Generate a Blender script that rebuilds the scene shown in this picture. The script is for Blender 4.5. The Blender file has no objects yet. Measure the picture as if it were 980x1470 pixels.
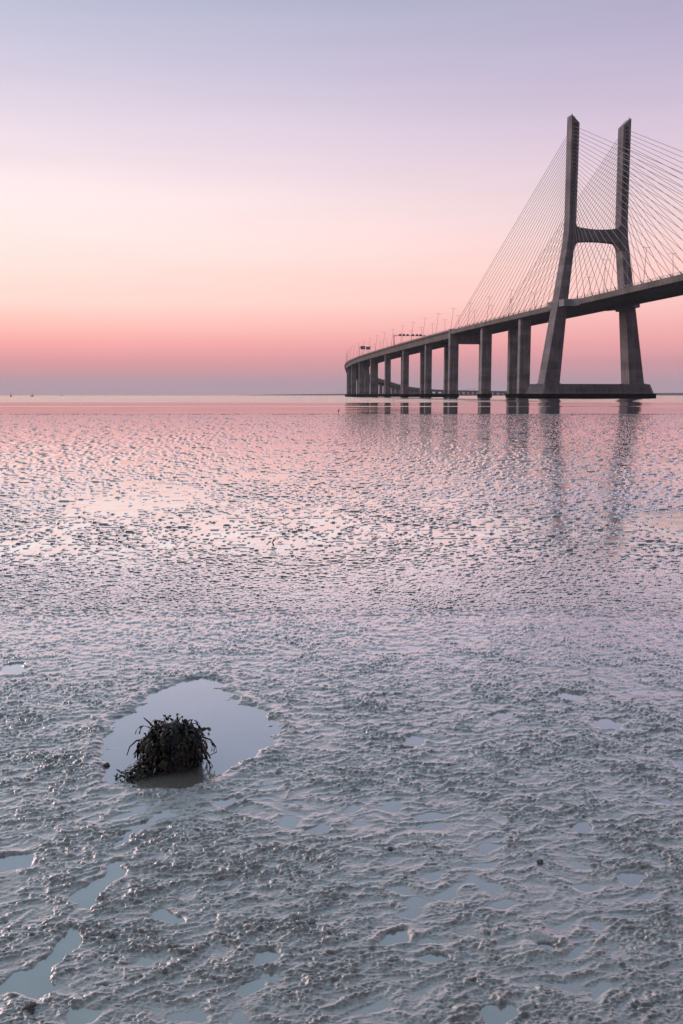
import bpy, bmesh, math, random
import numpy as np
from mathutils import Vector, Matrix

random.seed(7)
sc = bpy.context.scene
col = sc.collection
R = math.radians

# ------------------------------------------------------------------ camera
EYE = 1.9
cam = bpy.data.cameras.new('camera'); cam_o = bpy.data.objects.new('camera', cam); col.objects.link(cam_o)
cam.sensor_fit = 'VERTICAL'; cam.sensor_height = 36.0; cam.sensor_width = 24.0
FPX = 1364.75                                     # focal length in photo pixels (1470 tall)
cam.lens = FPX / 1470.0 * 36.0
PITCH = math.atan((735 - 567.3) / FPX)
cam_o.location = (0, 0, EYE); cam_o.rotation_euler = (math.pi / 2 - PITCH, 0, 0)
cam.clip_start = 0.05; cam.clip_end = 40000
sc.camera = cam_o

# ------------------------------------------------------------------ sky
SUN_AZ, SUN_EL = R(-62), R(5)                     # glow: to the left of the view, just over the horizon
def lin(c):
    return tuple(((v / 255) / 12.92 if v / 255 <= .04045 else ((v / 255 + .055) / 1.055) ** 2.4) for v in c)
w = bpy.data.worlds.new('World'); sc.world = w; w.use_nodes = True
nt = w.node_tree; nt.nodes.clear()
def N(t, **k):
    n = nt.nodes.new(t)
    for a, b in k.items(): setattr(n, a, b)
    return n
tc = N('ShaderNodeTexCoord'); sx = N('ShaderNodeSeparateXYZ'); nt.links.new(tc.outputs['Generated'], sx.inputs[0])
def math_(op, a, b=None, clamp=False):
    n = N('ShaderNodeMath', operation=op); n.use_clamp = clamp
    for i, v in enumerate((a, b)):
        if v is None: continue
        if isinstance(v, (int, float)): n.inputs[i].default_value = v
        else: nt.links.new(v, n.inputs[i])
    return n.outputs[0]
el = math_('ARCSINE', math_('MAXIMUM', sx.outputs['Z'], 0.0))
tpos = math_('POWER', math_('DIVIDE', el, math.pi / 2), 0.5, True)
def ramp(stops):
    n = N('ShaderNodeValToRGB'); cr = n.color_ramp; cr.interpolation = 'LINEAR'
    while len(cr.elements) > 1: cr.elements.remove(cr.elements[-1])
    for i, (e, c) in enumerate(stops):
        p = math.sqrt(max(e, 0) / 90)
        x = cr.elements[0] if i == 0 else cr.elements.new(p)
        x.position = p; x.color = (*lin(c), 1)
    nt.links.new(tpos, n.inputs[0]); return n.outputs[0]
left = ramp([(0, (172, 153, 167)), (.7, (184, 150, 162)), (1.9, (220, 148, 153)), (3.0, (242, 164, 161)), (4.2, (249, 192, 182)), (5.4, (251, 211, 200)),
             (6.8, (250, 214, 206)), (8.7, (250, 222, 217)), (10.7, (245, 224, 223)), (14.4, (222, 207, 218)), (17.9, (197, 191, 210)),
             (21.3, (172, 177, 199)), (30, (164, 181, 197)), (50, (156, 178, 192)), (90, (147, 171, 186))])
right = ramp([(0, (166, 149, 164)), (.7, (178, 146, 160)), (1.9, (202, 145, 154)), (3.0, (228, 157, 160)), (4.2, (238, 174, 172)), (5.4, (241, 189, 184)),
              (6.8, (241, 195, 189)), (8.7, (235, 200, 199)), (10.7, (222, 196, 202)), (14.4, (201, 183, 203)), (17.9, (179, 168, 194)),
              (21.3, (163, 158, 184)), (30, (160, 168, 190)), (50, (153, 172, 189)), (90, (147, 171, 186))])
az = math_('ARCTAN2', sx.outputs['X'], sx.outputs['Y'])
mr = N('ShaderNodeMapRange', interpolation_type='SMOOTHSTEP'); nt.links.new(az, mr.inputs[0])
mr.inputs[1].default_value = R(-24); mr.inputs[2].default_value = R(26)
mx = N('ShaderNodeMix', data_type='RGBA'); nt.links.new(mr.outputs[0], mx.inputs[0])
nt.links.new(left, mx.inputs[6]); nt.links.new(right, mx.inputs[7])
sky = N('ShaderNodeTexSky', sky_type='NISHITA'); sky.sun_disc = False
sky.sun_elevation = SUN_EL; sky.sun_rotation = SUN_AZ; sky.dust_density = 2.0
glow = math_('COSINE', math_('SUBTRACT', az, R(-35)))                 # +1 towards the dawn, -1 opposite
gr_ = N('ShaderNodeMapRange', interpolation_type='SMOOTHSTEP'); nt.links.new(glow, gr_.inputs[0])
for i_, v_ in enumerate((-.9, .35, .58, 1.16), 1): gr_.inputs[i_].default_value = v_
hi = N('ShaderNodeMapRange', interpolation_type='SMOOTHSTEP'); nt.links.new(el, hi.inputs[0])       # the azimuth matters less towards the zenith
for i_, v_ in enumerate((R(35), R(85), 0.0, 1.0), 1): hi.inputs[i_].default_value = v_
dim = N('ShaderNodeMix', data_type='FLOAT'); nt.links.new(hi.outputs[0], dim.inputs[0]); nt.links.new(gr_.outputs[0], dim.inputs[2]); dim.inputs[3].default_value = 1.0
vm = N('ShaderNodeMapping'); vm.inputs['Scale'].default_value = (2.2, 2.2, 26); nt.links.new(tc.outputs['Generated'], vm.inputs[0])
vn = N('ShaderNodeTexNoise'); vn.inputs['Scale'].default_value = 1.6; vn.inputs['Detail'].default_value = 4; nt.links.new(vm.outputs[0], vn.inputs['Vector'])
veil = math_('ADD', math_('MULTIPLY', vn.outputs['Fac'], .10), .95)                      # very faint, stretched high veil
bg1 = N('ShaderNodeBackground'); nt.links.new(mx.outputs[2], bg1.inputs[0]); nt.links.new(math_('MULTIPLY', dim.outputs[0], veil), bg1.inputs[1])
bg2 = N('ShaderNodeBackground'); nt.links.new(sky.outputs[0], bg2.inputs[0]); bg2.inputs[1].default_value = 0.004
ad = N('ShaderNodeAddShader'); nt.links.new(bg1.outputs[0], ad.inputs[0]); nt.links.new(bg2.outputs[0], ad.inputs[1])
wo = N('ShaderNodeOutputWorld'); nt.links.new(ad.outputs[0], wo.inputs['Surface'])

# ------------------------------------------------------------------ sun (soft dawn glow from the left)
sl = bpy.data.lights.new('sun', 'SUN'); sl.energy = 2.4; sl.angle = R(50); sl.color = (1.0, .76, .72)
so = bpy.data.objects.new('sun', sl); col.objects.link(so)
sd = Vector((math.sin(SUN_AZ) * math.cos(SUN_EL), math.cos(SUN_AZ) * math.cos(SUN_EL), math.sin(SUN_EL)))
so.rotation_euler = (-sd).to_track_quat('-Z', 'Y').to_euler(); so.location = (-300, 200, 200)

sc.render.engine = 'CYCLES'
sc.view_settings.view_transform = 'Standard'; sc.view_settings.look = 'None'
sc.view_settings.exposure = 0.03; sc.view_settings.gamma = 1.0
sc.cycles.volume_bounces = 1
sc.cycles.max_bounces = 8

# ------------------------------------------------------------------ helpers
class MB:
    """collects shapes; build() links them as ONE mesh object"""
    def __init__(s): s.v = []; s.f = []
    def add(s, vs, fs):
        o = len(s.v); s.v += [tuple(p) for p in vs]; s.f += [tuple(i + o for i in q) for q in fs]; return s
    def box(s, x0, x1, y0, y1, z0, z1):
        return s.add([(x0, y0, z0), (x1, y0, z0), (x1, y1, z0), (x0, y1, z0), (x0, y0, z1), (x1, y0, z1), (x1, y1, z1), (x0, y1, z1)],
                     [(3, 2, 1, 0), (4, 5, 6, 7), (0, 1, 5, 4), (1, 2, 6, 5), (2, 3, 7, 6), (3, 0, 4, 7)])
    def loft(s, rings, caps=True):
        n = len(rings[0]); vs = [p for r in rings for p in r]; fs = []
        for i in range(len(rings) - 1):
            for j in range(n):
                a = i * n + j; b = i * n + (j + 1) % n
                fs.append((a, b, b + n, a + n))
        if caps:
            fs.append(tuple(range(n))[::-1]); fs.append(tuple(range((len(rings) - 1) * n, len(rings) * n)))
        return s.add(vs, fs)
    def tube(s, pts, rads, n=8):
        rings = []
        up0 = Vector((0, 0, 1))
        for i, p in enumerate(pts):
            p = Vector(p)
            d = (Vector(pts[min(i + 1, len(pts) - 1)]) - Vector(pts[max(i - 1, 0)])).normalized()
            a = d.cross(up0 if abs(d.z) < .95 else Vector((1, 0, 0))).normalized(); b = a.cross(d).normalized()
            r = rads[i] if isinstance(rads, (list, tuple)) else rads
            rings.append([tuple(p + (a * math.cos(2 * math.pi * k / n) + b * math.sin(2 * math.pi * k / n)) * r) for k in range(n)])
        return s.loft(rings)
    def mesh(s, name):
        m = bpy.data.meshes.new(name); m.from_pydata(s.v, [], s.f)
        bm = bmesh.new(); bm.from_mesh(m); bmesh.ops.recalc_face_normals(bm, faces=bm.faces); bm.to_mesh(m); bm.free()
        return m
    def build(s, name, mat, parent=None, smooth=False, bevel=0):
        m = s.mesh(name); m.materials.append(mat)
        if smooth: m.shade_smooth()
        o = link(name, m, parent)
        if bevel:
            b = o.modifiers.new('bevel', 'BEVEL'); b.width = bevel; b.segments = 2; b.limit_method = 'ANGLE'
        return o
def link(name, data, parent=None):
    o = bpy.data.objects.new(name, data); col.objects.link(o)
    if parent: o.parent = parent
    return o
def empty(name, loc=(0, 0, 0)):
    o = bpy.data.objects.new(name, None); col.objects.link(o); o.location = loc; o.empty_display_size = .2; return o
def tag(o, label=None, cat=None, group=None, kind=None):
    if label: o['label'] = label
    if cat: o['category'] = cat
    if group: o['group'] = group
    if kind: o['kind'] = kind
    return o

class Mat:
    def __init__(s, name):
        s.m = bpy.data.materials.new(name); s.m.use_nodes = True; s.t = s.m.node_tree
        s.b = s.t.nodes['Principled BSDF']; s.co = None
    def n(s, t, **k):
        x = s.t.nodes.new(t)
        for a, b in k.items(): setattr(x, a, b)
        return x
    def l(s, a, b): s.t.links.new(a, b)
    def coord(s, which='Object', scale=(1, 1, 1)):
        c = s.n('ShaderNodeTexCoord'); m = s.n('ShaderNodeMapping'); m.inputs['Scale'].default_value = scale
        if which == 'World':
            g = s.n('ShaderNodeNewGeometry'); s.l(g.outputs['Position'], m.inputs[0])
        else: s.l(c.outputs[which], m.inputs[0])
        return m.outputs[0]
    def noise(s, co, scale, detail=4, rough=.55):
        x = s.n('ShaderNodeTexNoise'); x.inputs['Scale'].default_value = scale; x.inputs['Detail'].default_value = detail
        x.inputs['Roughness'].default_value = rough; s.l(co, x.inputs['Vector']); return x.outputs['Fac']
    def ramp(s, fac, stops):
        r = s.n('ShaderNodeValToRGB'); e = r.color_ramp.elements
        while len(e) < len(stops): e.new(.5)
        for x, (p, c) in zip(e, stops): x.position = p; x.color = (*c, 1) if len(c) == 3 else c
        s.l(fac, r.inputs[0]); return r.outputs[0]
    def mix(s, fac, a, b, blend='MIX'):
        x = s.n('ShaderNodeMix', data_type='RGBA', blend_type=blend)
        for i, v in ((0, fac), (6, a), (7, b)):
            if isinstance(v, (int, float)): x.inputs[i].default_value = v
            elif isinstance(v, tuple): x.inputs[i].default_value = (*v, 1)
            else: s.l(v, x.inputs[i])
        return x.outputs[2]
    def mr(s, v, a, b, c, d, smooth=True):
        x = s.n('ShaderNodeMapRange', interpolation_type='SMOOTHSTEP' if smooth else 'LINEAR')
        for i, k in enumerate((a, b, c, d), 1): x.inputs[i].default_value = k
        s.l(v, x.inputs[0]); return x.outputs[0]
    def bump(s, h, strength=.3, dist=.1, prev=None):
        x = s.n('ShaderNodeBump'); x.inputs['Strength'].default_value = strength; x.inputs['Distance'].default_value = dist
        s.l(h, x.inputs['Height'])
        if prev: s.l(prev, x.inputs['Normal'])
        s.l(x.outputs[0], s.b.inputs['Normal']); return x.outputs[0]
    def set(s, **k):
        for a, v in k.items():
            i = s.b.inputs[a.replace('_', ' ')]
            if hasattr(v, 'node'): s.l(v, i)
            elif isinstance(v, tuple): i.default_value = (*v, 1)
            else: i.default_value = v
        return s

def plain(name, c, rough=.6, metal=0.0, var=.25, scale=1.5):
    m = Mat(name); co = m.coord('World'); f = m.noise(co, scale, 5)
    m.set(Base_Color=m.ramp(f, [(.3, tuple(v * (1 - var) for v in c)), (.7, tuple(min(1, v * (1 + var)) for v in c))]), Roughness=rough, Metallic=metal)
    return m.m
def concrete(name, c, streak=.45, lifts=3.0):
    m = Mat(name)
    co = m.coord('World'); big = m.noise(co, .12, 6, .6)
    st = m.noise(m.coord('World', (1, 1, .05)), .9, 5, .65)                # rain streaks
    fine = m.noise(co, 2.2, 4)
    base = m.ramp(big, [(.3, tuple(v * .62 for v in c)), (.72, tuple(v * 1.32 for v in c))])
    base = m.mix(streak, base, m.ramp(st, [(.38, (.22, .21, .21)), (.62, (1.25, 1.2, 1.2))]), 'MULTIPLY')
    base = m.mix(.35, base, m.ramp(fine, [(.3, (.62, .61, .6)), (.7, (1, 1, 1))]), 'MULTIPLY')
    # casting lifts: thin horizontal joints every few metres
    sp = m.n('ShaderNodeSeparateXYZ'); m.l(m.coord('World'), sp.inputs[0])
    d = m.n('ShaderNodeMath', operation='DIVIDE'); m.l(sp.outputs['Z'], d.inputs[0]); d.inputs[1].default_value = lifts
    fr = m.n('ShaderNodeMath', operation='FRACT'); m.l(d.outputs[0], fr.inputs[0])
    j = m.mr(fr.outputs[0], .0, .06, .72, 1.0)
    fl = m.n('ShaderNodeMath', operation='FLOOR'); m.l(d.outputs[0], fl.inputs[0])
    wn = m.n('ShaderNodeTexWhiteNoise', noise_dimensions='1D'); m.l(fl.outputs[0], wn.inputs['W'])
    lv = m.mr(wn.outputs['Value'], 0, 1, .76, 1.14, False)
    mu = m.n('ShaderNodeMath', operation='MULTIPLY'); m.l(j, mu.inputs[0]); m.l(lv, mu.inputs[1])
    base = m.mix(1.0, base, mu.outputs[0], 'MULTIPLY')
    m.set(Base_Color=base, Roughness=.85); m.bump(fine, .25, .05)
    return m.m

M_CONC = concrete('weathered concrete', (.275, .245, .258))
M_CONC2 = concrete('tower concrete', (.20, .175, .19), .35, 4.0)
M_DECK = concrete('deck concrete', (.20, .172, .165), .3, 30)
M_PALE = concrete('pale fairing concrete', (.30, .30, .325), .2, 30)
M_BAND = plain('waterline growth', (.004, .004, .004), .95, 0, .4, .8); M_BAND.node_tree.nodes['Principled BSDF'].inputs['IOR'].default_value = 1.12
M_CABLE = plain('sheathed cable', (.20, .17, .18), .45)
M_STEEL = plain('galvanised steel', (.20, .185, .19), .5, .3)
M_ASPH = plain('asphalt', (.05, .05, .05), .9)
M_SIGN = plain('blue sign face', (.14, .19, .30), .4)
M_DARK = plain('dark housing', (.03, .03, .035), .5)
M_HEAD = plain('lamp head', (.25, .23, .23), .5)

# ------------------------------------------------------------------ ground points from the eye level
def ground(px, py, z=0.0):
    """where the sight line through a photo position meets the level z (to place things on the flat)"""
    c, s = math.cos(PITCH), math.sin(PITCH)
    dx, du = (px - 490) / FPX, (735 - py) / FPX
    d = Vector((dx, c + du * s, -s + du * c)); t = (z - EYE) / d.z
    return d.x * t, d.y * t

# ------------------------------------------------------------------ bridge alignment
S0, S1 = -220, 2960
ss = np.arange(S0, S1 + 1.0)
HS = [-220, 60, 560, 700, 850, 1000, 1180, 1380, 1690, 2000, 2470, 2960]
HD = [.2114, .2114, .145, .062, -.019, -.065, -.12, -.178, -.234, -.298, -.75, -.80]
hd = np.interp(ss, HS, HD)
hd = np.convolve(np.pad(hd, 40, mode='edge'), np.ones(81) / 81, 'valid')
i0 = int(-S0)
cx = np.concatenate([[0], np.cumsum(-(np.sin(hd[1:]) + np.sin(hd[:-1])) / 2)]); cy = np.concatenate([[0], np.cumsum((np.cos(hd[1:]) + np.cos(hd[:-1])) / 2)])
cx += 138.72 - cx[i0]; cy += 533.43 - cy[i0]
zs = np.interp(ss, [-220, 0, 220, 500, 800, 950, 1100, 1380, 1690, 2000, 2470, 2960], [55.08, 52.7, 50.3, 46.6, 42.3, 38.4, 34.6, 30.6, 21.2, 16.7, 13.6, 13.6])
zs = np.convolve(np.pad(zs, 50, mode='edge'), np.ones(101) / 101, 'valid')
def at(s, off=0.0, z=None, dz=0.0):
    k = min(max(s - S0, 0), len(ss) - 1.001); i = int(k); t = k - i
    h = hd[i] * (1 - t) + hd[i + 1] * t
    x = cx[i] * (1 - t) + cx[i + 1] * t + off * math.cos(h); y = cy[i] * (1 - t) + cy[i + 1] * t + off * math.sin(h)
    zz = (zs[i] * (1 - t) + zs[i + 1] * t + dz) if z is None else z
    return (x, y, zz)
def head(s): return float(np.interp(s, ss, hd))
def sweep(profile, s0, s1, step=10.0):
    n = max(2, int(round((s1 - s0) / step)) + 1)
    return [[at(s, u, dz=dz) for u, dz in profile] for s in np.linspace(s0, s1, n)]
def frame(s, z=0.0):
    x, y, _ = at(s, 0, 0); return Matrix.Translation((x, y, z)) @ Matrix.Rotation(head(s), 4, 'Z')   # local x = lateral, y = along

# ------------------------------------------------------------------ setting: river, far shore
def vnoise(x, y, seed):
    """gradient noise on arrays"""
    xi = np.floor(x).astype(np.int64); yi = np.floor(y).astype(np.int64); xf = x - xi; yf = y - yi
    u = xf * xf * xf * (xf * (xf * 6 - 15) + 10); v = yf * yf * yf * (yf * (yf * 6 - 15) + 10)
    def g(ix, iy, dx, dy):
        h = (ix * 374761393 + iy * 668265263 + seed * 1442695041) & 0xffffffff
        h = ((h ^ (h >> 13)) * 1274126177) & 0xffffffff; h = h ^ (h >> 16)
        a = (h & 0xffff) * (2 * np.pi / 65536); return np.cos(a) * dx + np.sin(a) * dy
    a = g(xi, yi, xf, yf); b = g(xi + 1, yi, xf - 1, yf); c = g(xi, yi + 1, xf, yf - 1); d = g(xi + 1, yi + 1, xf - 1, yf - 1)
    return ((a * (1 - u) + b * u) * (1 - v) + (c * (1 - u) + d * u) * v) * 1.5
def sstep(a, b, x):
    t = np.clip((x - a) / (b - a), 0, 1); return t * t * (3 - 2 * t)
def grid_mesh(name, X, Y, Z, mat):
    nr, nc = X.shape; me = bpy.data.meshes.new(name); me.vertices.add(nr * nc)
    me.vertices.foreach_set('co', np.stack([X, Y, Z], -1).astype(np.float32).ravel())
    ii = (np.arange(nr - 1)[:, None] * nc + np.arange(nc - 1)[None, :]).ravel()
    quads = np.stack([ii, ii + 1, ii + nc + 1, ii + nc], -1).astype(np.int32)
    me.loops.add(quads.size); me.loops.foreach_set('vertex_index', quads.ravel())
    me.polygons.add(len(quads)); me.polygons.foreach_set('loop_start', np.arange(0, quads.size, 4, dtype=np.int32))
    me.update(); me.validate(); me.shade_smooth(); me.materials.append(mat); return link(name, me)

river_m = Mat('river water')
river_m.set(Base_Color=(.03, .035, .04), Roughness=.05, IOR=1.33)
# calm near the mud, wind-ruffled farther out and along one narrow lane: low waves, real heights
def wave_len(y): return 1.5 if y < 250 else y / 75.0
ry = []; y = 95.0
while y < 8800: ry.append(y); y += wave_len(y) / 6.3
ry = np.array(ry); ru = np.concatenate([-np.geomspace(.62, 3, 8)[::-1], np.linspace(-.55, .55, 44), np.geomspace(.62, 3, 8)])
RX = ry[:, None] * ru[None, :]; RY = np.repeat(ry[:, None], len(ru), 1)
lam = np.where(RY < 250, 1.5, RY / 75.0)
phase = 2 * np.pi * np.where(RY < 250, RY / 1.5, 75 * np.log(RY)) + 3.0 * vnoise(RX / (lam * 14), RY / (lam * 5), 81) * 2
ruf = sstep(238, 285, RY + 22 * vnoise(RX / 160, RY / 60, 82)); lane = sstep(158, 161, RY) * (1 - sstep(167, 171, RY))
slope = .026 + (.125 - .026) * np.maximum(ruf, lane * .8)
RZ = -.02 + slope * np.minimum(lam, 24) / (2 * np.pi) * (np.sin(phase) + .35 * np.sin(1.73 * phase + RX / lam * .4))
river = grid_mesh('river', RX, RY, RZ, river_m.m); tag(river, kind='structure')

def shore(name, az0, az1, dist, hmax, seed):
    rnd = np.random.RandomState(seed); n = 160; prof = np.zeros(n)
    for k in range(1, 7):
        ph = rnd.rand() * 6.28; prof += np.sin(np.linspace(0, 3.1 * k * 1.7, n) + ph) / k
    prof = (prof - prof.min()) / (prof.max() - prof.min()); prof = hmax * (.35 + .65 * prof) * np.minimum(1, np.minimum(np.arange(n), np.arange(n)[::-1]) / 25)
    vs = []; fs = []
    for i in range(n):
        a = R(az0 + (az1 - az0) * i / (n - 1)); sx_, cy_ = math.sin(a), math.cos(a)
        for dd, zz in ((0, -.5), (30, prof[i] * .45 + .6), (260, prof[i] + .6), (700, -.5)):
            vs.append((sx_ * (dist + dd), cy_ * (dist + dd), zz))
    for i in range(n - 1):
        for j in range(3): a = i * 4 + j; fs.append((a, a + 4, a + 5, a + 1))
    m = MB(); m.add(vs, fs); o = m.build(name, plain('wooded shore', (.05, .06, .05), .95), None, True); return tag(o, kind='structure')
shore('far_shore', -6.4, 34, 5600, 26, 3)

# ------------------------------------------------------------------ setting: mud flat
POOL = [(c[0] * .306 + 130, c[1] * .306 + 950) for c in
        [(60, 390), (95, 330), (130, 270), (220, 232), (265, 165), (370, 118), (470, 88), (540, 76), (600, 92), (612, 135), (680, 190), (800, 232), (878, 300), (868, 350), (800, 412), (690, 472), (600, 522), (510, 562), (430, 588), (300, 594), (200, 580), (90, 562), (75, 490)]]
POOL = [ground(*p) for p in POOL]
EXTRA = [(700, 1062, 1, .0), ]
# smaller pools: photo position, half width, half depth in metres
PUDDLES = [(875, 1040, .085, .07, .2), (820, 1000, .085, .09, 0), (590, 1066, .07, .11, 0), (725, 1028, .09, .08, 0), (20, 960, .10, .12, 0), (20, 1238, .10, .10, 0), (55, 1410, .08, .11, -.6), (120, 1445, .05, .05, 0),
           (140, 1270, .05, .13, -.5), (240, 1312, .05, .045, 0), (620, 1172, .06, .05, 0), (380, 1370, .06, .05, .3), (360, 1425, .04, .06, 0), (910, 1265, .055, .05, 0), (715, 1452, .08, .06, 0), (840, 1185, .07, .05, .5),
           (560, 1345, .08, .03, .4), (460, 1185, .06, .06, 0), (330, 1150, .07, .05, 0), (625, 1375, .05, .045, 0)]
HOLE = ground(768, 1357)
CHAN = [ground(*p) for p in [(-40, 1440), (50, 1400), (95, 1345), (125, 1290), (165, 1245), (180, 1200), (230, 1165)]]

def mud_height(x, y):
    r = np.hypot(x, y)
    wx = x + .05 * vnoise(x / .23, y / .23, 11) + .018 * vnoise(x / .07, y / .07, 12); wy = y + .05 * vnoise(x / .23, y / .23, 13) + .018 * vnoise(x / .07, y / .07, 14)
    big = vnoise(wx / 1.1, wy / .9, 1) * .8 + vnoise(wx / .42, wy / .36, 2) * .75
    far = sstep(3.8, 13, r)
    patch = vnoise(x / 7, y / 9, 21) + .7 * vnoise(x / 2.6, y / 3.2, 22)
    bil1 = 1 - np.abs(vnoise(wx / .17, wy / .14, 3)) * 1.7
    rx = wx * .966 + wy * .259; ry_ = -wx * .259 + wy * .966                # current lines run a little askew
    bil2 = 1 - np.abs(vnoise(rx / .15, ry_ / .066, 4)) * 1.7
    bil3 = 1 - np.abs(vnoise(rx / .066, ry_ / .035, 8)) * 1.8
    n3 = vnoise(rx / .040, ry_ / .022, 5); n4 = vnoise(x / .0175, y / .012, 6); crumb = .62 + .6 * sstep(-.35, .45, vnoise(x / .33, y / .27, 15) + .5 * vnoise(x / .12, y / .1, 16)); n5 = vnoise(x / .0085, y / .0085, 7)
    h = .0062 * big + .0055 * (bil1 - .45) + .0055 * (bil2 - .5)
    lump = sstep(-.005, .010, h + .002)                           # crumbly only where it stands clear of the water
    h = h + lump * crumb * (.0082 * (bil3 - .45) + .0082 * n3 + .0078 * n4 + .0046 * n5) + (1 - lump) * .0006 * n3
    h = h - lump * .009 * sstep(.50, .62, vnoise(x / .030 + 7, y / .022, 9))      # worm holes
    h = h + .0052
    clods = .0065 * vnoise(wx / .20, wy / .12, 23) + .0085 * vnoise(x / .085, y / .06, 24) + .0125 * vnoise(x / .042, y / .035, 25) + .0065 * n4 + .0050 * patch + .0022
    flats = .0026 * vnoise(x / .62, y / .35, 26) + .0018 * vnoise(x / .26, y / .22, 27) + .0016 * patch + .0014
    thick = .17 - .12 * sstep(8, 20, r) - .16 * sstep(30, 75, r) - .33 * patch - .25 * vnoise(x / 1.3, y / 1.9, 28)      # where the crumbs lie thick and where thin
    crumbs = .013 * sstep(thick, thick + .09, vnoise(x / (.08 + .08 * sstep(10, 30, r)), y / .06, 29)) + .009 * sstep(thick, thick + .09, vnoise(x / (.18 + .16 * sstep(10, 30, r)), y / .13, 30))
    flats = flats + crumbs
    f2 = .25 + .75 * sstep(6.5, 14, r); clods = clods * (1 - f2) + flats * f2
    h = h * (1 - far) + clods * far
    # the big pool round the weed and the small puddles
    px = np.array([p[0] for p in POOL]); py = np.array([p[1] for p in POOL])
    near = (r < 9)
    xs, ys = x[near], y[near]
    wxs = xs + .028 * vnoise(xs / .11, ys / .11, 31) + .012 * vnoise(xs / .04, ys / .04, 33); wys = ys + .05 * vnoise(xs / .12, ys / .12, 32) + .015 * vnoise(xs / .04, ys / .04, 34)
    ins = np.zeros(xs.shape, bool); dmin = np.full(xs.shape, 9.0)
    for i in range(len(px)):
        x0, y0, x1, y1 = px[i - 1], py[i - 1], px[i], py[i]
        ins ^= ((y0 > wys) != (y1 > wys)) & (wxs < (x1 - x0) * (wys - y0) / (y1 - y0 + 1e-12) + x0)
        t = np.clip(((wxs - x0) * (x1 - x0) + (wys - y0) * (y1 - y0)) / ((x1 - x0) ** 2 + (y1 - y0) ** 2), 0, 1)
        dmin = np.minimum(dmin, np.hypot(wxs - x0 - t * (x1 - x0), wys - y0 - t * (y1 - y0)))
    sd_ = np.where(ins, -dmin, dmin)
    k = 1 - sstep(-.03, .045, sd_)
    hn = h[near]
    hn = hn * (1 - k) + k * (-.016 + .0042 * np.maximum(0, vnoise(xs / .09, ys / .09, 35)) * 2 + .18 * hn + .015 * sstep(.34, .60, vnoise(xs / .085 + 3, ys / .06, 37)) * sstep(-.13, -.02, sd_) * (ys > 4.9))
    rim = np.exp(-((sd_ - .085) / .045) ** 2); hn = hn + rim * (.010 + .004 * vnoise(xs / .2, ys / .2, 36))
    h[near] = hn
    for (qx, qy, a, b, rot) in PUDDLES:
        gx, gy = ground(qx, qy); m = (np.abs(x - gx) < 4 * a + b) & (np.abs(y - gy) < 4 * b + a)
        if not m.any(): continue
        dx, dy = wx[m] - gx, wy[m] - gy
        u = dx * math.cos(rot) + dy * math.sin(rot); v = -dx * math.sin(rot) + dy * math.cos(rot)
        q = np.sqrt((u / a) ** 2 + (v / b) ** 2) + .35 * vnoise(x[m] / .09, y[m] / .09, 41)
        kk = 1 - sstep(.65, 1.15, q); h[m] = h[m] * (1 - kk) + kk * (-.010 + .2 * h[m]) + np.exp(-((q - 1.35) / .3) ** 2) * .003
    m = (r < 5.2) & (x < 0); cd_ = np.full(int(m.sum()), 9.0)
    for i in range(1, len(CHAN)):
        (x0, y0), (x1, y1) = CHAN[i - 1], CHAN[i]
        t = np.clip(((wx[m] - x0) * (x1 - x0) + (wy[m] - y0) * (y1 - y0)) / ((x1 - x0) ** 2 + (y1 - y0) ** 2), 0, 1)
        cd_ = np.minimum(cd_, np.hypot(wx[m] - x0 - t * (x1 - x0), wy[m] - y0 - t * (y1 - y0)) / (.052 - .034 * (i - 1 + t) / (len(CHAN) - 1)))
    kk = (1 - sstep(.0, .25, vnoise(x[m] / .17 + 9, y[m] / .15, 44))) * (1 - sstep(.5, 1.1, cd_ + .55 * vnoise(x[m] / .11, y[m] / .09, 42) + .45 * vnoise(x[m] / .04, y[m] / .035, 43))); h[m] = h[m] * (1 - kk) + kk * (-.008 + .15 * h[m])
    q = np.hypot(wx - HOLE[0], (wy - HOLE[1]) * .8); h = h - .05 * np.exp(-(q / .026) ** 4) + .012 * np.exp(-((q - .055) / .025) ** 2)
    # flatter and wetter towards the river, then under it
    amp = 1.0
    h = h * amp
    edge = 96.5 + 1.3 * vnoise(x / 14, y / 50, 51) + .5 * vnoise(x / 3.3, y / 9, 52)
    h = h + .026 * np.exp(-((y - edge + 1.6) / 1.3) ** 2)
    h = np.where(y > edge, -.12, h)
    return h

# rows and columns thin out with distance, like the detail one can see
rows = []; samp = []; d = 2.1
while d < 99.5:
    step = max(.0034, d * d / (951 * EYE) * (.78 if d < 8 else .95))
    if d < 8: rows.append(d); samp.append(d)
    else:                                         # farther out: flat clod tops with steep little fronts
        rows += [d, d + min(.045, .3 * step)]; samp += [samp[-1], d]
    d += step
rows = np.array(rows); samp = np.array(samp)
cu = np.linspace(-.42, .42, 1090); co_ = np.concatenate([-.42 - np.cumsum(.002 * 1.2 ** np.arange(18))[::-1], cu, .42 + np.cumsum(.002 * 1.2 ** np.arange(18))])
X = (rows[:, None] + 1.8) * co_[None, :]; Y = np.repeat(rows[:, None], len(co_), 1)
Z = mud_height(X.ravel(), np.repeat(samp[:, None], len(co_), 1).ravel()).reshape(X.shape)
Y = Y - np.where(Y < 8, .85, 0) * np.clip(Z, -.004, .03)             # fronts lean towards the ebb: steep near side, easy back


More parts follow.
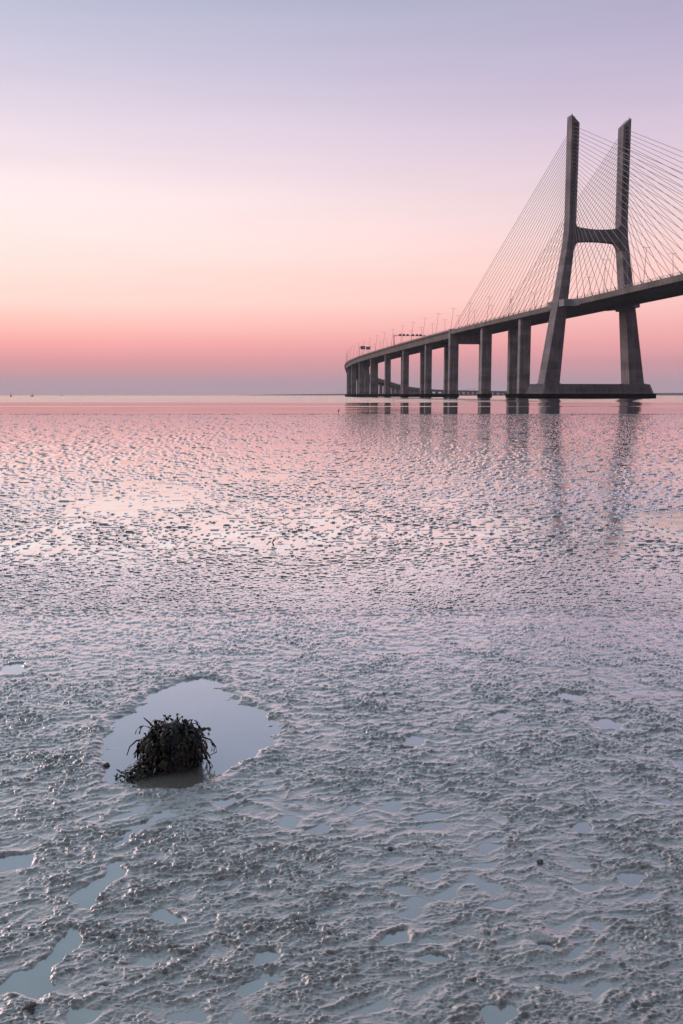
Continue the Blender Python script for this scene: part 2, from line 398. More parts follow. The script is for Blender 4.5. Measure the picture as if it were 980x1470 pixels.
mud = Mat('wet estuary mud')
mc = mud.coord('World')
f1 = mud.noise(mc, 3.0, 6, .6); f2 = mud.noise(mc, 75, 5, .7)
base = mud.ramp(f1, [(.3, (.27, .265, .258)), (.7, (.42, .405, .392))])
base = mud.mix(.7, base, mud.ramp(f2, [(.36, (.20, .19, .19)), (.58, (1, 1, 1))]), 'MULTIPLY')
msp = mud.n('ShaderNodeSeparateXYZ'); mud.l(mc, msp.inputs[0])
drain = mud.mr(msp.outputs['Y'], 3.2, 10, 0, 1)                       # drained silt near the bank, sodden darker mud towards the river
base = mud.mix(drain, base, mud.mix(.8, (.062, .050, .056), mud.ramp(f1, [(.3, (.6, .6, .6)), (.7, (1.1, 1.1, 1.1))]), 'MULTIPLY'))
mrough = mud.mr(msp.outputs['Y'], 3.2, 12, .34, .10)
f3 = mud.noise(mud.coord('World', (1, .8, 1)), 95, 6, .7)
f4 = mud.noise(mud.coord('World', (1, .55, 1)), 14, 5, .65)
mud.set(Base_Color=base, Roughness=.45, IOR=1.4)
b1 = mud.bump(f4, .12, .008); b2 = mud.bump(f3, .5, .003, b1)
mud.l(mud.mr(msp.outputs['Y'], 3.5, 11, .12, .02), b1.node.inputs['Strength']); mud.l(mud.mr(msp.outputs['Y'], 3.5, 11, .55, .14), b2.node.inputs['Strength'])   # sodden mud lies smoother
def wet(m, normal, rough, k0, k1, tint=(.93, .95, .97)):
    """film of water over the silt: a gloss that grows towards glancing angles"""
    g = m.n('ShaderNodeBsdfGlossy'); g.inputs['Roughness'].default_value = rough if isinstance(rough, float) else .2; g.inputs['Color'].default_value = (*tint, 1)
    fr = m.n('ShaderNodeFresnel'); fr.inputs['IOR'].default_value = 1.5
    if normal: m.l(normal, g.inputs['Normal']); m.l(normal, fr.inputs['Normal'])
    if hasattr(rough, 'node'): m.l(rough, g.inputs['Roughness'])
    ma = m.n('ShaderNodeMath', operation='MULTIPLY_ADD'); ma.use_clamp = True; m.l(fr.outputs[0], ma.inputs[0]); ma.inputs[1].default_value = k1; ma.inputs[2].default_value = k0
    mx_ = m.n('ShaderNodeMixShader'); m.l(ma.outputs[0], mx_.inputs[0]); m.l(m.b.outputs[0], mx_.inputs[1]); m.l(g.outputs[0], mx_.inputs[2])
    m.l(mx_.outputs[0], m.t.nodes['Material Output'].inputs['Surface'])
wet(mud, b2, mrough, -.04, 3.0, (.93, .925, .925))
mud_o = grid_mesh('mud_flat', X, Y, Z, mud.m); tag(mud_o, kind='structure')
sm = np.repeat((rows[:-1] < 8.3)[:, None], len(co_) - 1, 1).ravel()               # crisp clod fronts farther out
mud_o.data.polygons.foreach_set('use_smooth', sm); mud_o.data.update()
# plain mud beyond the worked sheet, to the sides and behind
mb = MB(); mb.add([(-3000, -200, -.05), (3000, -200, -.05), (3000, 97, -.05), (-3000, 97, -.05)], [(0, 1, 2, 3)])
tag(mb.build('mud_bed', mud.m), kind='structure')

pool = Mat('standing water over silt')
pn = pool.noise(pool.coord('World'), 5, 4)
pool.set(Base_Color=pool.ramp(pn, [(.35, (.17, .150, .130)), (.7, (.22, .198, .178))]), Roughness=.2, IOR=1.33)
wet(pool, pool.bump(pool.noise(pool.coord('World', (1, .6, 1)), 16, 3), .03, .004), .10, .16, 1.9, (.88, 1.0, 1.04))
mb = MB(); mb.add([(-3000, -200, 0), (3000, -200, 0), (3000, 96, 0), (-3000, 96, 0)], [(0, 1, 2, 3)])
tag(mb.build('pool_water', pool.m), kind='structure')

# ------------------------------------------------------------------ cable-stayed bridge
BR = empty('cable_stayed_bridge', at(0, 0, 0))
tag(BR, 'grey concrete cable-stayed bridge with H-shaped tower standing in the river', 'bridge')
BRI = Matrix.Translation(BR.location).inverted()
def put(o, M_, parent=None, PI=None):
    """place a locally built mesh by world matrix under an unrotated parent"""
    if parent: o.parent = parent
    o.matrix_local = (PI if PI is not None else Matrix()) @ M_
    return o
def world_build(mb, name, mat, parent, **k):
    o = mb.build(name, mat, parent, **k); o.location = -Vector(parent.location) if parent.parent is None else (0, 0, 0); return o
T = frame(0)
# legs: (z, outer, inner, half depth)
LEG = [(7.6, 29.9, 20.9, 4.6), (48.5, 23.3, 17.6, 4.15), (80, 18.5, 14.2, 3.6), (88, 17.5, 13.5, 3.4), (96, 17.15, 13.1, 3.2)]
def leg_mesh(sg):
    m = MB()
    def rect(z, o, i, hdp, notch=0.0, zi=None):
        zi = z if zi is None else zi
        a, b = (o, i); c = (o + i) / 2; nw = .95
        def zz(u): return z + (zi - z) * (a - u) / (a - b)
        pts = [(a, -hdp), (c + nw, -hdp), (c + nw, -hdp + notch), (c - nw, -hdp + notch), (c - nw, -hdp), (b, -hdp),
               (b, hdp), (c - nw, hdp), (c - nw, hdp - notch), (c + nw, hdp - notch), (c + nw, hdp), (a, hdp)]
        return [(sg * u, s, zz(u)) for u, s in pts]
    rings = [rect(*q) for q in LEG] + [rect(96.3, 17.15, 13.1, 3.2, 1.3), rect(145.2, 17.2, 12.8, 3.0, 1.3), rect(145.5, 17.2, 12.8, 3.0, 0)]
    rings.append(rect(150.0, 17.2, 12.8, 3.0, 0, 145.9))
    m.loft(rings); return m.build('tower_leg', M_CONC2, BR)
NST = 24
def cab_z(i): return 144.1 - i * 1.99
blk = MB(); blk.add([(-.8, -.1, .55), (.8, -.1, .55), (.8, .9, .1), (-.8, .9, .1), (-.8, -.1, -.35), (.8, -.1, -.35), (.8, .9, -.55), (-.8, .9, -.55)],
                    [(0, 1, 2, 3), (7, 6, 5, 4), (0, 4, 5, 1), (1, 5, 6, 2), (2, 6, 7, 3), (3, 7, 4, 0)])
blk_me = blk.mesh('anchor_block'); blk_me.materials.append(M_CONC)
for sg in (-1, 1):
    lo = leg_mesh(sg); put(lo, T, BR, BRI)
    for fs in (-1, 1):
        for i in range(NST):
            o = link('anchor_block', blk_me, lo)
            o.matrix_local = Matrix.Translation((sg * 15.05, fs * 2.62, cab_z(i) - .5)) @ Matrix.Rotation(0 if fs < 0 else math.pi, 4, 'Z')
    al = MB(); al.box(-.25, .25, -.25, .25, 0, 1.0); al.tube([(0, 0, 1.0), (0, 0, 2.0)], .06, 6)
    o = al.build('warning_light', M_STEEL, lo); o.location = (sg * 16.6, -1.5, 149.4)
    al = MB(); al.tube([(0, 0, 0), (0, 0, 1.3)], .07, 6); al.tube([(0, 4.5, 0), (0, 4.5, 1.3)], .07, 6); al.tube([(0, 0, 1.3), (0, 4.5, 1.3)], .07, 6)
    o = al.build('handrail', M_STEEL, lo); o.location = (sg * 15.2, -2.2, 147.9)
# crossbeam with curved soffit and top
m = MB(); rings = []
for k in range(25):
    t = -1 + 2 * k / 24; u = 13.55 * t; e = abs(t)
    top = 91.2 + 1.3 * e ** 2 + 2.6 * max(0, (e - .86) / .14) ** 2; bot = 85.0 - .9 * e ** 2 - 3.4 * max(0, (e - .80) / .20) ** 2
    hp = 2.55
    rings.append([(u, -hp, bot), (u, hp, bot), (u, hp, top), (u, -hp, top)])
m.loft(rings); put(m.build('tower_crossbeam', M_CONC2, BR), T, BR, BRI)
# pile cap: boat-shaped, with dark tide band
def hexa(ue, uf, sf, z): return [(-ue, 0, z), (-uf, -sf, z), (uf, -sf, z), (ue, 0, z), (uf, sf, z), (-uf, sf, z)]
m = MB(); m.loft([hexa(39.2, 32.5, 9.0, 1.9), hexa(36.2, 30.6, 8.0, 8.0)])
pc = put(m.build('pile_cap', M_CONC2, BR, bevel=.15), T, BR, BRI)
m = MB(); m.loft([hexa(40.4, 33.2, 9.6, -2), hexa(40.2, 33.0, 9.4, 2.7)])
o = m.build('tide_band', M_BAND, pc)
for sg in (-1, 1):                                    # plinth under each leg, proud of the cap's wall
    m = MB(); m.loft([[(sg * 20.0, -9.25, 2.3), (sg * 31.0, -9.25, 2.3), (sg * 31.0, 9.25, 2.3), (sg * 20.0, 9.25, 2.3)], [(sg * 20.4, -4.9, 8.4), (sg * 30.4, -4.9, 8.4), (sg * 30.4, 4.9, 8.4), (sg * 20.4, 4.9, 8.4)]])
    m.build('leg_plinth', M_CONC2, pc)

CS0, CS1 = -215, 204.6
def wb(m, name, mat, parent, **k):
    """mesh given in world coordinates, under an unrotated top-level parent"""
    o = m.build(name, mat, parent, **k); o.location = -Vector(parent.location); return o
slab = wb(MB().loft(sweep([(-15.2, -.02), (15.2, -.02), (15.2, -.42), (-15.2, -.42)], CS0, CS1)), 'deck_slab', M_ASPH, BR)
for sg in (-1, 1):
    pr = [(sg * 13.4, -.45), (sg * 13.4, -2.3), (sg * 13.7, -2.95), (sg * 15.4, -2.95), (sg * 15.6, -2.7), (sg * 15.6, .0), (sg * 15.22, .0), (sg * 15.22, -.45)]
    wb(MB().loft(sweep(pr, CS0, CS1)), 'edge_beam', M_DECK, BR)
fbm = MB(); fbm.box(-13.38, 13.38, -.25, .25, -2.15, -.44); fbm.box(-13.38, 13.38, -.55, .55, -2.25, -2.15)
fb_me = fbm.mesh('floor_beam'); fb_me.materials.append(M_STEEL)
for s in np.arange(-213, 204, 4.25):
    o = link('floor_beam', fb_me, BR); o.matrix_local = BRI @ frame(s, at(s)[2])
def railing(s0, s1, off, parent, step=4.2, h=1.15):
    m = MB()
    n = int((s1 - s0) / step); sl_ = np.linspace(s0, s1, n + 1)
    for r0, r1 in ((h, h - .1), (h * .62, h * .62 - .06), (h * .32, h * .32 - .06)):
        m.loft(sweep([(off - .05, r0), (off + .05, r0), (off + .05, r1), (off - .05, r1)], s0, s1))
    for s in sl_:
        F = frame(s, at(s)[2]); q = MB(); q.box(off - .06, off + .06, -.06, .06, -.05, h + .03)
        m.add([F @ Vector(p) for p in q.v], q.f)
    return wb(m, 'railing', M_STEEL, parent)
railing(CS0, CS1, -15.42, BR); railing(CS0, CS1, 15.42, BR)
# fairing round each leg where the deck passes
for sg in (-1, 1):
    z0 = at(0)[2]
    for fs in (-1, 1):
        q = [(15.65, fs * 15.5), (17.6, fs * 10.2), (22.3, fs * 10.2), (22.6, fs * 4.0), (15.65, fs * 4.0)]; m = MB()
        m.loft([[(sg * u, s, z0 - 3.3) for u, s in q], [(sg * u, s, z0 + .35) for u, s in q]])
        put(m.build('leg_fairing', M_PALE, BR), T, BR, BRI)
    m = MB(); m.box(sg * 15.7, sg * 20.0, -4.4, 4.4, z0 - 4.6, z0 - 3.05); put(m.build('deck_bearing', M_CONC, BR), T, BR, BRI)
# stays
cab_proto = MB().tube([(0, 0, 0), (0, 0, .5), (0, 0, 1)], 1.0, 6).mesh('stay_cable'); cab_proto.materials.append(M_CABLE)
sock = MB().tube([(0, 0, -.6), (0, 0, 2.4)], [.32, .22], 8).mesh('cable_socket'); sock.materials.append(M_DARK)
CR = .115
for sg in (-1, 1):
    for fs in (-1, 1):
        for i in range(NST):
            s = fs * (11.5 + (NST - 1 - i) * 8.35)
            if i == 0 and fs > 0: s -= 3.6
            a = Vector(T @ Vector((sg * 15.05, fs * 2.3, cab_z(i)))); b = Vector(at(s, sg * 15.0)); d = b - a
            o = link('stay_cable', cab_proto, BR)
            q = d.to_track_quat('Z', 'Y').to_matrix().to_4x4()
            o.matrix_local = BRI @ Matrix.Translation(a) @ q @ Matrix.Diagonal((CR, CR, d.length, 1))
            so_ = link('cable_socket', sock, BR); so_.matrix_local = BRI @ Matrix.Translation(b) @ (-d).to_track_quat('Z', 'Y').to_matrix().to_4x4()
# side-span piers (footing > two columns)
def pier(parent, PI, s, cols, half, ztop, band, mat, cap=None, xw=3.4):
    """cols: lateral centres; half = (half width, half length)"""
    F = frame(s); m = MB(); root = None
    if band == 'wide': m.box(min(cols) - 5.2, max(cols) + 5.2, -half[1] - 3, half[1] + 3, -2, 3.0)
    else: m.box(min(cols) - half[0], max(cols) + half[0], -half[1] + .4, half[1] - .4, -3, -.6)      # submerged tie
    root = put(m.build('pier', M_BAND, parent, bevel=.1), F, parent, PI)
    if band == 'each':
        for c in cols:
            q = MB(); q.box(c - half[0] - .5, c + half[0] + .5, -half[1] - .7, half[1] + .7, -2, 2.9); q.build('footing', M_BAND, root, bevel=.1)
    for c in cols:
        q = MB(); ch = .35
        def ring(z, k=1.0): 
            a, b = half[0] * k, half[1] * k
            return [(c - a, -b + ch, z), (c - a + ch, -b, z), (c + a - ch, -b, z), (c + a, -b + ch, z), (c + a, b - ch, z), (c + a - ch, b, z), (c - a + ch, b, z), (c - a, b - ch, z)]
        q.loft([ring(2.2), ring(ztop)]); q.build('column', mat, root)
    if cap:
        q = MB(); q.box(cols[0] + half[0] - .2, cols[1] - half[0] + .2, -half[1] + .5, half[1] - .5, cap[0], cap[1]); q.build('cap_beam', mat, root)
    return root
for s, cc in ((72, (-9.8, 10.4)), (142.6, (-8.8, 11.4))):
    pier(BR, BRI, s, cc, (3.6, 2.0), at(s)[2] - 2.9, 'each', M_CONC)
    for sg in (-1, 1): pass
P3 = 205.2
VI = empty('approach_viaduct', at(P3, 0, 0)); VII = Matrix.Translation(VI.location).inverted()
tag(VI, 'long grey concrete viaduct on paired columns curving away left of the bridge tower', 'viaduct')
r_ = pier(VI, VII, P3, (-12.2, 12.2), (3.5, 2.1), at(P3)[2] + 1.1, 'each', M_CONC, (at(P3)[2] - 10.0, at(P3)[2] - 3.2))

def viaduct(parent, PI, s0, s1, span, depth, first, colhalf, cols, step=10):
    wb(MB().loft(sweep([(-14.95, -.03), (14.95, -.03), (14.95, -.4), (-14.95, -.4)], s0, s1, step)), 'deck_slab', M_ASPH, parent)
    for sg in (-1, 1):
        pr = [(sg * 15.6, .55), (sg * 15.6, -.75), (sg * 14.4, -1.05), (sg * 13.9, -depth), (sg * 5.2, -depth), (sg * 4.6, -1.0), (sg * 1.0, -.75), (sg * 1.0, -.42), (sg * 14.97, -.42), (sg * 15.2, .55)]
        wb(MB().loft(sweep(pr, s0, s1, step)), 'box_girder', M_DECK, parent)
        railing(s0, s1, sg * 15.4, parent, 13.0, 1.5)
    s = first
    while s < s1 - 8:
        pier(parent, PI, s, cols, colhalf, at(s)[2] - depth + .05, 'wide', M_CONC); s += span
viaduct(VI, VII, P3 + .8, 1380, 78.6, 5.3, P3 + 78.6, (2.8, 1.7), (-9.6, 7.2))
LV = empty('low_viaduct', at(1380.3, 0, 0)); LVI = Matrix.Translation(LV.location).inverted()
tag(LV, 'low distant viaduct on short piers, seen between the tall columns near the horizon', 'viaduct')
viaduct(LV, LVI, 1380.6, 2950, 56, 4.6, 1380.6 + 40, (3.2, 2.6), (-8.5, 8.5), 14)

# ------------------------------------------------------------------ lamp posts
ORD = ['first', 'second', 'third', 'fourth', 'fifth', 'sixth', 'seventh', 'eighth', 'ninth', 'tenth', 'eleventh', 'twelfth', 'thirteenth', 'fourteenth', 'fifteenth', 'sixteenth', 'seventeenth', 'eighteenth', 'nineteenth', 'twentieth', 'twenty-first', 'twenty-second', 'twenty-third', 'twenty-fourth', 'twenty-fifth', 'twenty-sixth', 'twenty-seventh', 'twenty-eighth']
lp_pole = MB().tube([(0, 0, 0), (0, 0, 8), (0, 0, 16.2)], [.15, .12, .09], 8).mesh('pole'); lp_pole.materials.append(M_STEEL)
lp_arm = MB().tube([(-1.3, 0, 16.25), (0, 0, 16.1), (1.3, 0, 16.25)], .07, 6).mesh('arm'); lp_arm.materials.append(M_STEEL)
hm = MB(); hm.loft([[(-.5, -.2, -.05), (.5, -.16, 0), (.5, .16, 0), (-.5, .2, -.05)], [(-.42, -.15, .16), (.42, -.1, .12), (.42, .1, .12), (-.42, .15, .16)]])
lp_head = hm.mesh('lamp_head'); lp_head.materials.append(M_HEAD)
def lamp(s, off, lean, h, label, group):
    o = empty('lamp_post', at(s, off)); o.rotation_euler = (0, lean, head(s)); k = h / 16.2; o.scale = (1, 1, k); tag(o, label, 'lamp post', group)
    link('pole', lp_pole, o); link('arm', lp_arm, o)
    for sg in (-1, 1):
        q = link('lamp_head', lp_head, o); q.location = (sg * 1.5, 0, 16.2)
    return o
P3L = P3
for k in range(26):
    s = P3L - 3 * 39.3 + k * 39.3
    if k < 3:
        la = ORD[2 - k] + ' tall lamp post right of the expansion joint column, near edge of cable-stayed deck'
    elif k == 3: la = 'tall lamp post above the expansion joint column, near edge of the deck'
    else: la = ORD[k - 4] + ' tall lamp post left of the expansion joint column, near edge of viaduct'
    lamp(s, -14.7, .125, 16.6, la, 'lamp posts along the bridge deck')
for k in range(2):
    lamp(-39.5 - k * 39.3, -14.7, .06, 16.6, ORD[k] + ' tall lamp post right of the tower, on the near edge of the deck', 'lamp posts along the bridge deck')
for k in range(26):
    s = P3L - 5 * 39.3 + 14 + k * 39.3
    la = ORD[k] + ' lamp post left of the tower on the far side of the deck'
    lamp(s, 9.5, -.06, 16.6, la, 'lamp posts on the far side of the deck')
for k in range(2):
    lamp(-25 - k * 39.3, 9.5, -.06, 16.6, ORD[k] + ' lamp post right of the tower on the far side of the deck', 'lamp posts on the far side of the deck')

# ------------------------------------------------------------------ sign gantries on the viaduct
def gantry(s, height, label, signals, name='sign_gantry', truss=.7):
    o = empty(name, at(s, 0, dz=0)); o.rotation_euler = (0, 0, head(s)); tag(o, label, 'gantry')
    for sg in (-1, 1):
        m = MB(); m.box(sg * 15.0 - .3, sg * 15.0 + .3, -.35, .35, -.3, height + .5); m.box(sg * 15 - .5, sg * 15 + .5, -.5, .5, -.3, .9); m.build('post', M_STEEL, o)
    m = MB()
    for y in (-.45, .45):
        for z in (height - truss, height): m.box(-15.3, 15.3, y - .09, y + .09, z - .09, z + .09)
    for k in range(31):
        x = -15 + k; z0, z1 = (height - truss, height) if k % 2 else (height, height - truss)
        if k < 30:
            for y in (-.45, .45): m.tube([(x, y, z0), (x + 1, y, z1)], .05, 4)
    m.build('truss_beam', M_STEEL, o)
    for x, w_ in signals:
        q = MB(); q.box(x - w_, x + w_, -.75, -.5, height - truss - .2, height + 1.0); q.box(x - w_ * .9, x + w_ * .9, -.5, -.3, height - truss, height + .8); q.build('lane_signal', M_DARK, o)
    return o
gantry(388, 10.2, 'wide lane-signal gantry spanning the viaduct deck left of the expansion joint column', [(-9.2, 1.0), (-5.6, 1.0), (-2.0, 1.0), (3.2, 1.1), (7.2, 1.1), (10.6, 1.1)])
gantry(2360, 5.6, 'small distant gantry on the low viaduct near the horizon', [], truss=.5)
o = empty('road_sign', at(575, 0)); o.rotation_euler = (0, 0, head(575)); tag(o, 'road sign with two blue panels on a mast above the far viaduct curve', 'sign')
m = MB(); m.tube([(-15.2, 0, -.2), (-15.2, 0, 11.3)], .22, 8); m.build('post', M_STEEL, o)
m = MB(); m.box(-15.3, -1.5, -.12, .12, 10.2, 10.45); m.build('arm', M_STEEL, o)
for x0, x1, z0, z1 in ((-14.0, -8.9, 8.2, 11.9), (-7.7, -3.0, 8.0, 11.2)):
    m = MB(); m.box(x0, x1, -.32, -.16, z0, z1); pn_ = m.build('panel', M_SIGN, o)
    m = MB()
    m.box(x0 - .05, x1 + .05, -.38, -.3, z0 - .1, z0 + .08); m.box(x0 - .05, x1 + .05, -.38, -.3, z1 - .08, z1 + .1); m.box(x0 - .08, x0 + .1, -.37, -.3, z0, z1); m.box(x1 - .1, x1 + .08, -.37, -.3, z0, z1)
    m.build('frame', M_HEAD, pn_)

# ------------------------------------------------------------------ boats
M_HULL = plain('dark hull', (.04, .03, .035), .5); M_SPAR = plain('spar', (.06, .05, .05), .5)
def hull(L, B, H):
    m = MB(); rings = []
    for k in range(9):
        t = k / 8; y = -L / 2 + L * t; b = B / 2 * (1 - max(0, (t - .45) / .55) ** 2.2) * (.82 + .18 * min(1, t / .2)) + .02; sh = H * (1 + .25 * t * t)
        rings.append([(-b, y, sh), (-b * .85, y, .15), (0, y, -.3), (b * .85, y, .15), (b, y, sh)])
    m.loft(rings); return m
def boat(px, py, L, B, H, mast, rot, label):
    x, y = ground(px, py); o = empty('sailboat' if mast else 'motorboat', (x, y, -.03)); o.rotation_euler = (0, 0, rot); tag(o, label, 'boat')
    hull(L, B, H).build('hull', M_HULL, o)
    m = MB(); m.loft([[(-B * .28, -L * .15, H), (B * .28, -L * .15, H), (B * .22, L * .2, H), (-B * .22, L * .2, H)], [(-B * .24, -L * .12, H + .55), (B * .24, -L * .12, H + .55), (B * .17, L * .12, H + .45), (-B * .17, L * .12, H + .45)]])
    m.build('cabin', M_HULL, o)
    if mast:
        m = MB(); m.tube([(0, L * .05, H), (0, L * .05, mast)], [.22, .16], 6); m.build('mast', M_SPAR, o)
        m = MB(); m.tube([(0, L * .05, H + 1.0), (0, -L * .38, H + 1.0)], .13, 6); m.build('boom', M_SPAR, o)
boat(15.6, 569.7, 6.5, 2.3, 1.1, 5.2, .25, 'dark sailboat with bare mast on the horizon, leftmost of the three boats')
boat(46.2, 569.6, 6.0, 2.1, 1.0, 4.2, -.3, 'smaller dark sailboat with bare mast, middle of the three boats')
boat(88.5, 568.6, 8.5, 2.6, .9, 0, 1.4, 'low mastless boat faint on the horizon, rightmost of the three boats')

# ------------------------------------------------------------------ wading bird at the water's edge
bx_, by_ = ground(485.8, 593.6)
m = MB()
m.tube([(-.10, 0, .20), (-.03, 0, .26), (.04, 0, .33), (.08, 0, .40), (.085, 0, .47), (.10, 0, .52)], [.03, .075, .08, .04, .024, .026], 10)
m.tube([(.09, 0, .515), (.13, 0, .515), (.21, 0, .49)], [.026, .018, .005], 8)
m.tube([(-.10, 0, .205), (-.17, 0, .13)], [.03, .012], 8)
for sg in (-1, 1): m.tube([(.0, sg * .03, .24), (.02, sg * .03, .12), (.0, sg * .03, -.03)], [.018, .010, .009], 6)
o = m.build('wading_bird', plain('dark plumage', (.02, .017, .02), .6), None, True)
o.location = (bx_, by_ + .6, -.01); o.rotation_euler = (0, 0, 1.2); o.scale = (.95, .95, .95); tag(o, 'small dark wading bird standing at the far edge of the mud flat', 'bird')

# ------------------------------------------------------------------ twig
tx, ty = ground(392, 783)
M_TWIG = plain('wet driftwood', (.07, .05, .035), .5, 0, .5, 60)
o = empty('twig', (tx, ty, 0)); tag(o, 'short forked brown twig sticking up from the mud in the middle distance', 'twig')
m = MB(); m.tube([(.006, 0, -.03), (.002, 0, .01), (-.010, 0, .038), (.004, .005, .055), (.022, .01, .078), (.036, .012, .098)], [.010, .010, .009, .008, .007, .004], 8); m.build('stem', M_TWIG, o, True)
m = MB(); m.tube([(-.010, 0, .036), (-.006, -.004, .060), (.008, -.006, .088), (.02, -.004, .110), (.05, 0, .112)], [.006, .004, .003, .003, .002], 6); m.build('side_branch', M_TWIG, o, True)

# ------------------------------------------------------------------ stones on the mud
M_STONE = plain('wet stone', (.06, .057, .055), .45, 0, .5, 40)
def stone(px, py, r, label, mat=M_STONE, flat=.7):
    x, y = ground(px, py); bm = bmesh.new(); bmesh.ops.create_icosphere(bm, subdivisions=3, radius=1)
    sd2 = random.randint(0, 999); P = np.array([v.co[:] for v in bm.verts])
    k = 1 + .5 * vnoise(P[:, 0] * 1.3 + sd2, P[:, 1] * 1.3 + P[:, 2] * 2.1, 61) + .3 * vnoise(P[:, 0] * 4 + sd2, P[:, 1] * 4 + P[:, 2] * 3, 62)
    for v, q in zip(bm.verts, k): v.co = Vector((v.co.x * q * r, v.co.y * q * r * 1.25, v.co.z * q * r * flat))
    me_ = bpy.data.meshes.new('stone'); bm.to_mesh(me_); bm.free(); me_.shade_smooth(); me_.materials.append(mat)
    o = link('stone', me_); z = float(mud_height(np.array([x]), np.array([y]))[0]); o.location = (x, y, max(z, 0) + r * flat * .35); o.rotation_euler = (0, 0, random.random() * 6)
    tag(o, label, 'stone', 'stones on the mud')
stone(43, 1449, .017, 'dark knobbly stone on the mud in the bottom left corner')
stone(447, 1327, .012, 'small smooth pale pebble on the mud below the weed pool', plain('pale wet pebble', (.16, .15, .15), .25), .6)
stone(775, 1240, .012, 'small dark stone on the mud right of centre, above the burrow')
stone(560, 1222, .010, 'small dark stone in the middle of the foreground mud')
stone(152, 1100, .014, 'dark pebble at the left rim of the weed pool')

# ------------------------------------------------------------------ seaweed clump in the pool
wx0, wy0 = ground(247, 1112)
SW = empty('seaweed_clump', (wx0 - .02, wy0 + .16, 0)); SW.scale = (.95, .95, .97)
tag(SW, 'dark brown seaweed clump draped over a stone in the shallow pool', 'seaweed')
wm = Mat('wet wrack')
oi = wm.n('ShaderNodeObjectInfo'); wnz = wm.noise(wm.coord('World'), 35, 3)
wc_ = wm.ramp(oi.outputs['Random'], [(0, (.004, .004, .005)), (.5, (.008, .007, .006)), (.85, (.016, .011, .006)), (1, (.070, .042, .010))])
wc_ = wm.mix(.6, wc_, wm.ramp(wnz, [(.3, (.4, .4, .4)), (.7, (1, 1, 1))]), 'MULTIPLY')
wm.set(Base_Color=wc_, Roughness=.34, IOR=1.4); wm.bump(wm.noise(wm.coord('World'), 140, 3), .4, .003)
M_WEED = wm.m
bm = bmesh.new(); bmesh.ops.create_icosphere(bm, subdivisions=4, radius=1)
P = np.array([v.co[:] for v in bm.verts]); k = 1 + .22 * vnoise(P[:, 0] * 2 + 5, P[:, 1] * 2 + P[:, 2] * 1.7, 71) + .1 * vnoise(P[:, 0] * 7, P[:, 1] * 7 + P[:, 2] * 5, 72)
for v, q in zip(bm.verts, k): v.co = Vector((v.co.x * q * .155, v.co.y * q * .13, max(-.04, v.co.z * q * .185 + .03)))
me_ = bpy.data.meshes.new('core'); bm.to_mesh(me_); bm.free(); me_.shade_smooth(); me_.materials.append(M_WEED)
link('stone_core', me_, SW)
def frond_mesh(seed, L, curl, wid, forks=2):
    """strap-like wrack frond starting at the origin, running along +x, drooping"""
    rnd = random.Random(seed); m = MB()
    def strap(p, a, pitch, yaw, ln, w0, depth):
        n = 5; pts = []; x = Vector(p); pt_ = pitch; yw = yaw
        for i in range(n + 1):
            pts.append((x.copy(), yw)); dv = Vector((math.cos(pt_) * math.cos(yw), math.cos(pt_) * math.sin(yw), math.sin(pt_)))
            x = x + dv * (ln / n); pt_ = max(-1.42 + rnd.uniform(0, .3), pt_ - curl / n * (1 + .4 * rnd.random())); yw += rnd.uniform(-.16, .16)
        vs = []; fs = []; tw = rnd.uniform(-.6, .6)
        for i, (q, yw_) in enumerate(pts):
            t = i / n; wv = w0 * (.55 + .6 * math.sin(math.pi * min(1, t * .75 + .15))) * (1.0 if t < .95 else .55)
            sd3 = Vector((-math.sin(yw_), math.cos(yw_), tw * (t + .2))).normalized()
            rip = .18 * w0 * math.sin(t * 9 + seed)
            vs += [q - sd3 * wv / 2, q + Vector((0, 0, w0 * .16 + rip)), q + sd3 * wv / 2]
        for i in range(n):
            a_ = i * 3; fs += [(a_, a_ + 3, a_ + 4, a_ + 1), (a_ + 1, a_ + 4, a_ + 5, a_ + 2)]
        m.add(vs, fs)
        if depth < forks:
            q, yw_ = pts[-1]
            for sg in (-1, 1): strap(q, 0, pt_ + rnd.uniform(-.15, .3), yw_ + sg * rnd.uniform(.25, .5), ln * rnd.uniform(.5, .75), w0 * .85, depth + 1)
    strap((0, 0, 0), 0, .55, 0, L * .5, wid, 0)
    me_ = bpy.data.meshes.new('frond'); me_.from_pydata(m.v, [], m.f); me_.shade_smooth(); me_.materials.append(M_WEED); return me_
FR = [frond_mesh(i, .105 + .012 * (i % 5), .8 + .2 * (i % 4), .016 + .003 * (i % 3)) for i in range(12)]
UP = [frond_mesh(40 + i, .075, .35, .015, 1) for i in range(5)]
rnd = random.Random(5)
def core_pt(th, ph):
    return Vector((math.cos(th) * math.cos(ph) * .165, math.sin(th) * math.cos(ph) * .135, .035 + math.sin(ph) * .195))
for i in range(340):
    th = rnd.random() * 2 * math.pi
    if rnd.random() < .6: th = -math.pi / 2 + rnd.gauss(0, .9)
    ph = math.asin(rnd.uniform(-.05, .97)); p = core_pt(th, ph) * rnd.uniform(.86, 1.02)
    if ph < .32 and math.cos(th) > .1 and rnd.random() < .65: continue
    o = link('frond', FR[rnd.randrange(12)], SW)
    k = rnd.uniform(.6, 1.0) * (1.05 if ph > .5 else .72)
    o.matrix_local = Matrix.Translation(p) @ Matrix.Rotation(th + rnd.gauss(0, .45), 4, 'Z') @ Matrix.Rotation(rnd.uniform(-.15, .75) * (1 if ph < .9 else .35), 4, 'Y') @ Matrix.Rotation(rnd.uniform(-.7, .7), 4, 'X') @ Matrix.Scale(k, 4)
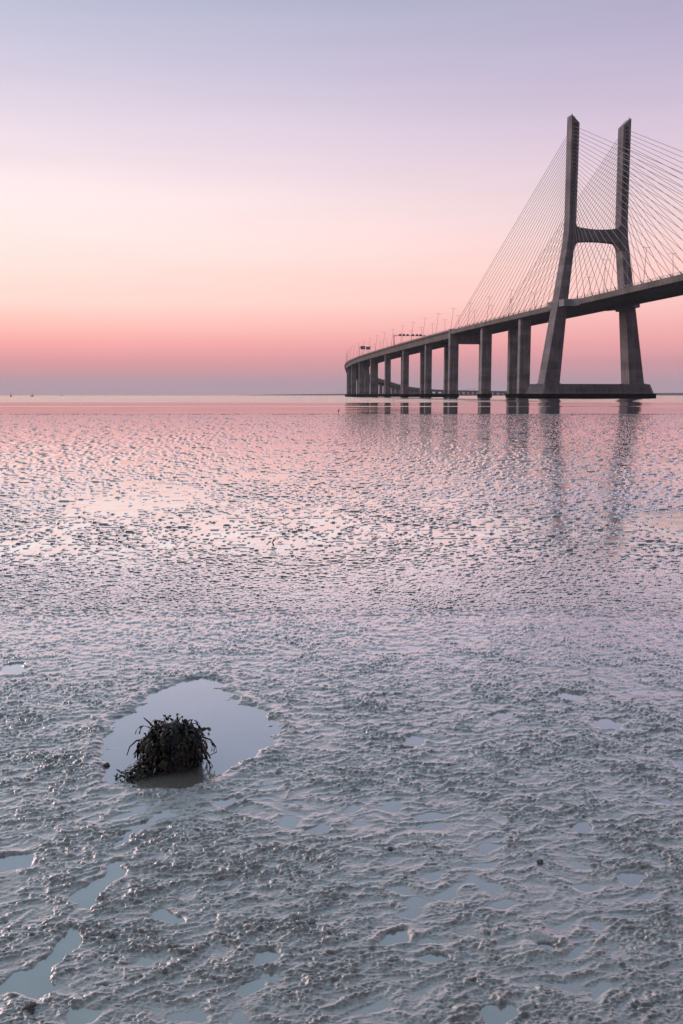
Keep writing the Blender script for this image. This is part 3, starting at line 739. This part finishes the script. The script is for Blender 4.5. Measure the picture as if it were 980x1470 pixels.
for i in range(70):                                   # tips standing up along the crest
    th = rnd.random() * 2 * math.pi; ph = rnd.uniform(.35, 1.5); p = core_pt(th, ph) * 1.02
    o = link('frond', UP[rnd.randrange(5)], SW)
    o.matrix_local = Matrix.Translation(p) @ Matrix.Rotation(rnd.random() * 6.28, 4, 'Z') @ Matrix.Rotation(-rnd.uniform(.3, 1.0), 4, 'Y') @ Matrix.Rotation(rnd.uniform(-1, 1), 4, 'X') @ Matrix.Scale(rnd.uniform(.38, .66), 4)
# trailing skirt to the left front, and strands reaching out over the water
def strand(pts, w0, seed):
    m = MB(); rr = random.Random(seed)
    m.tube([Vector(p) for p in pts], [w0 * (1 - .6 * i / (len(pts) - 1)) for i in range(len(pts))], 6)
    m.build('stalk', M_WEED, SW, True)
strand([(-.10, -.02, .20), (-.125, -.03, .235), (-.15, -.04, .262)], .007, 1)
strand([(-.15, 0, .13), (-.20, -.01, .125), (-.235, -.02, .095), (-.25, -.03, .05)], .006, 2)
strand([(.16, -.02, .15), (.205, -.02, .135), (.235, -.03, .10), (.24, -.03, .07), (.20, -.03, .05)], .005, 3)
for i in range(110):
    a = rnd.uniform(0, 1); p = Vector((-.08 - .12 * a + rnd.gauss(0, .03), -.10 - .12 * a + rnd.gauss(0, .03), .02 + .05 * (1 - a) * rnd.random()))
    o = link('frond', UP[rnd.randrange(5)], SW)
    o.matrix_local = Matrix.Translation(p) @ Matrix.Rotation(rnd.uniform(-3.6, .2), 4, 'Z') @ Matrix.Rotation(rnd.uniform(.2, .9), 4, 'Y') @ Matrix.Rotation(rnd.uniform(-.8, .8), 4, 'X') @ Matrix.Scale(rnd.uniform(.5, .9), 4)

# ------------------------------------------------------------------ morning haze over the estuary
hv = bpy.data.materials.new('haze air'); hv.use_nodes = True; ht = hv.node_tree; ht.nodes.clear()
pv = ht.nodes.new('ShaderNodeVolumePrincipled'); pv.inputs['Density'].default_value = 0.6e-4; pv.inputs['Color'].default_value = (.86, .86, .9, 1)
ho = ht.nodes.new('ShaderNodeOutputMaterial'); ht.links.new(pv.outputs[0], ho.inputs['Volume'])
mb = MB(); mb.box(-28000, 28000, -320, 9300, -1.3 - 3, 165); hz = mb.build('haze', hv); tag(hz, kind='stuff')
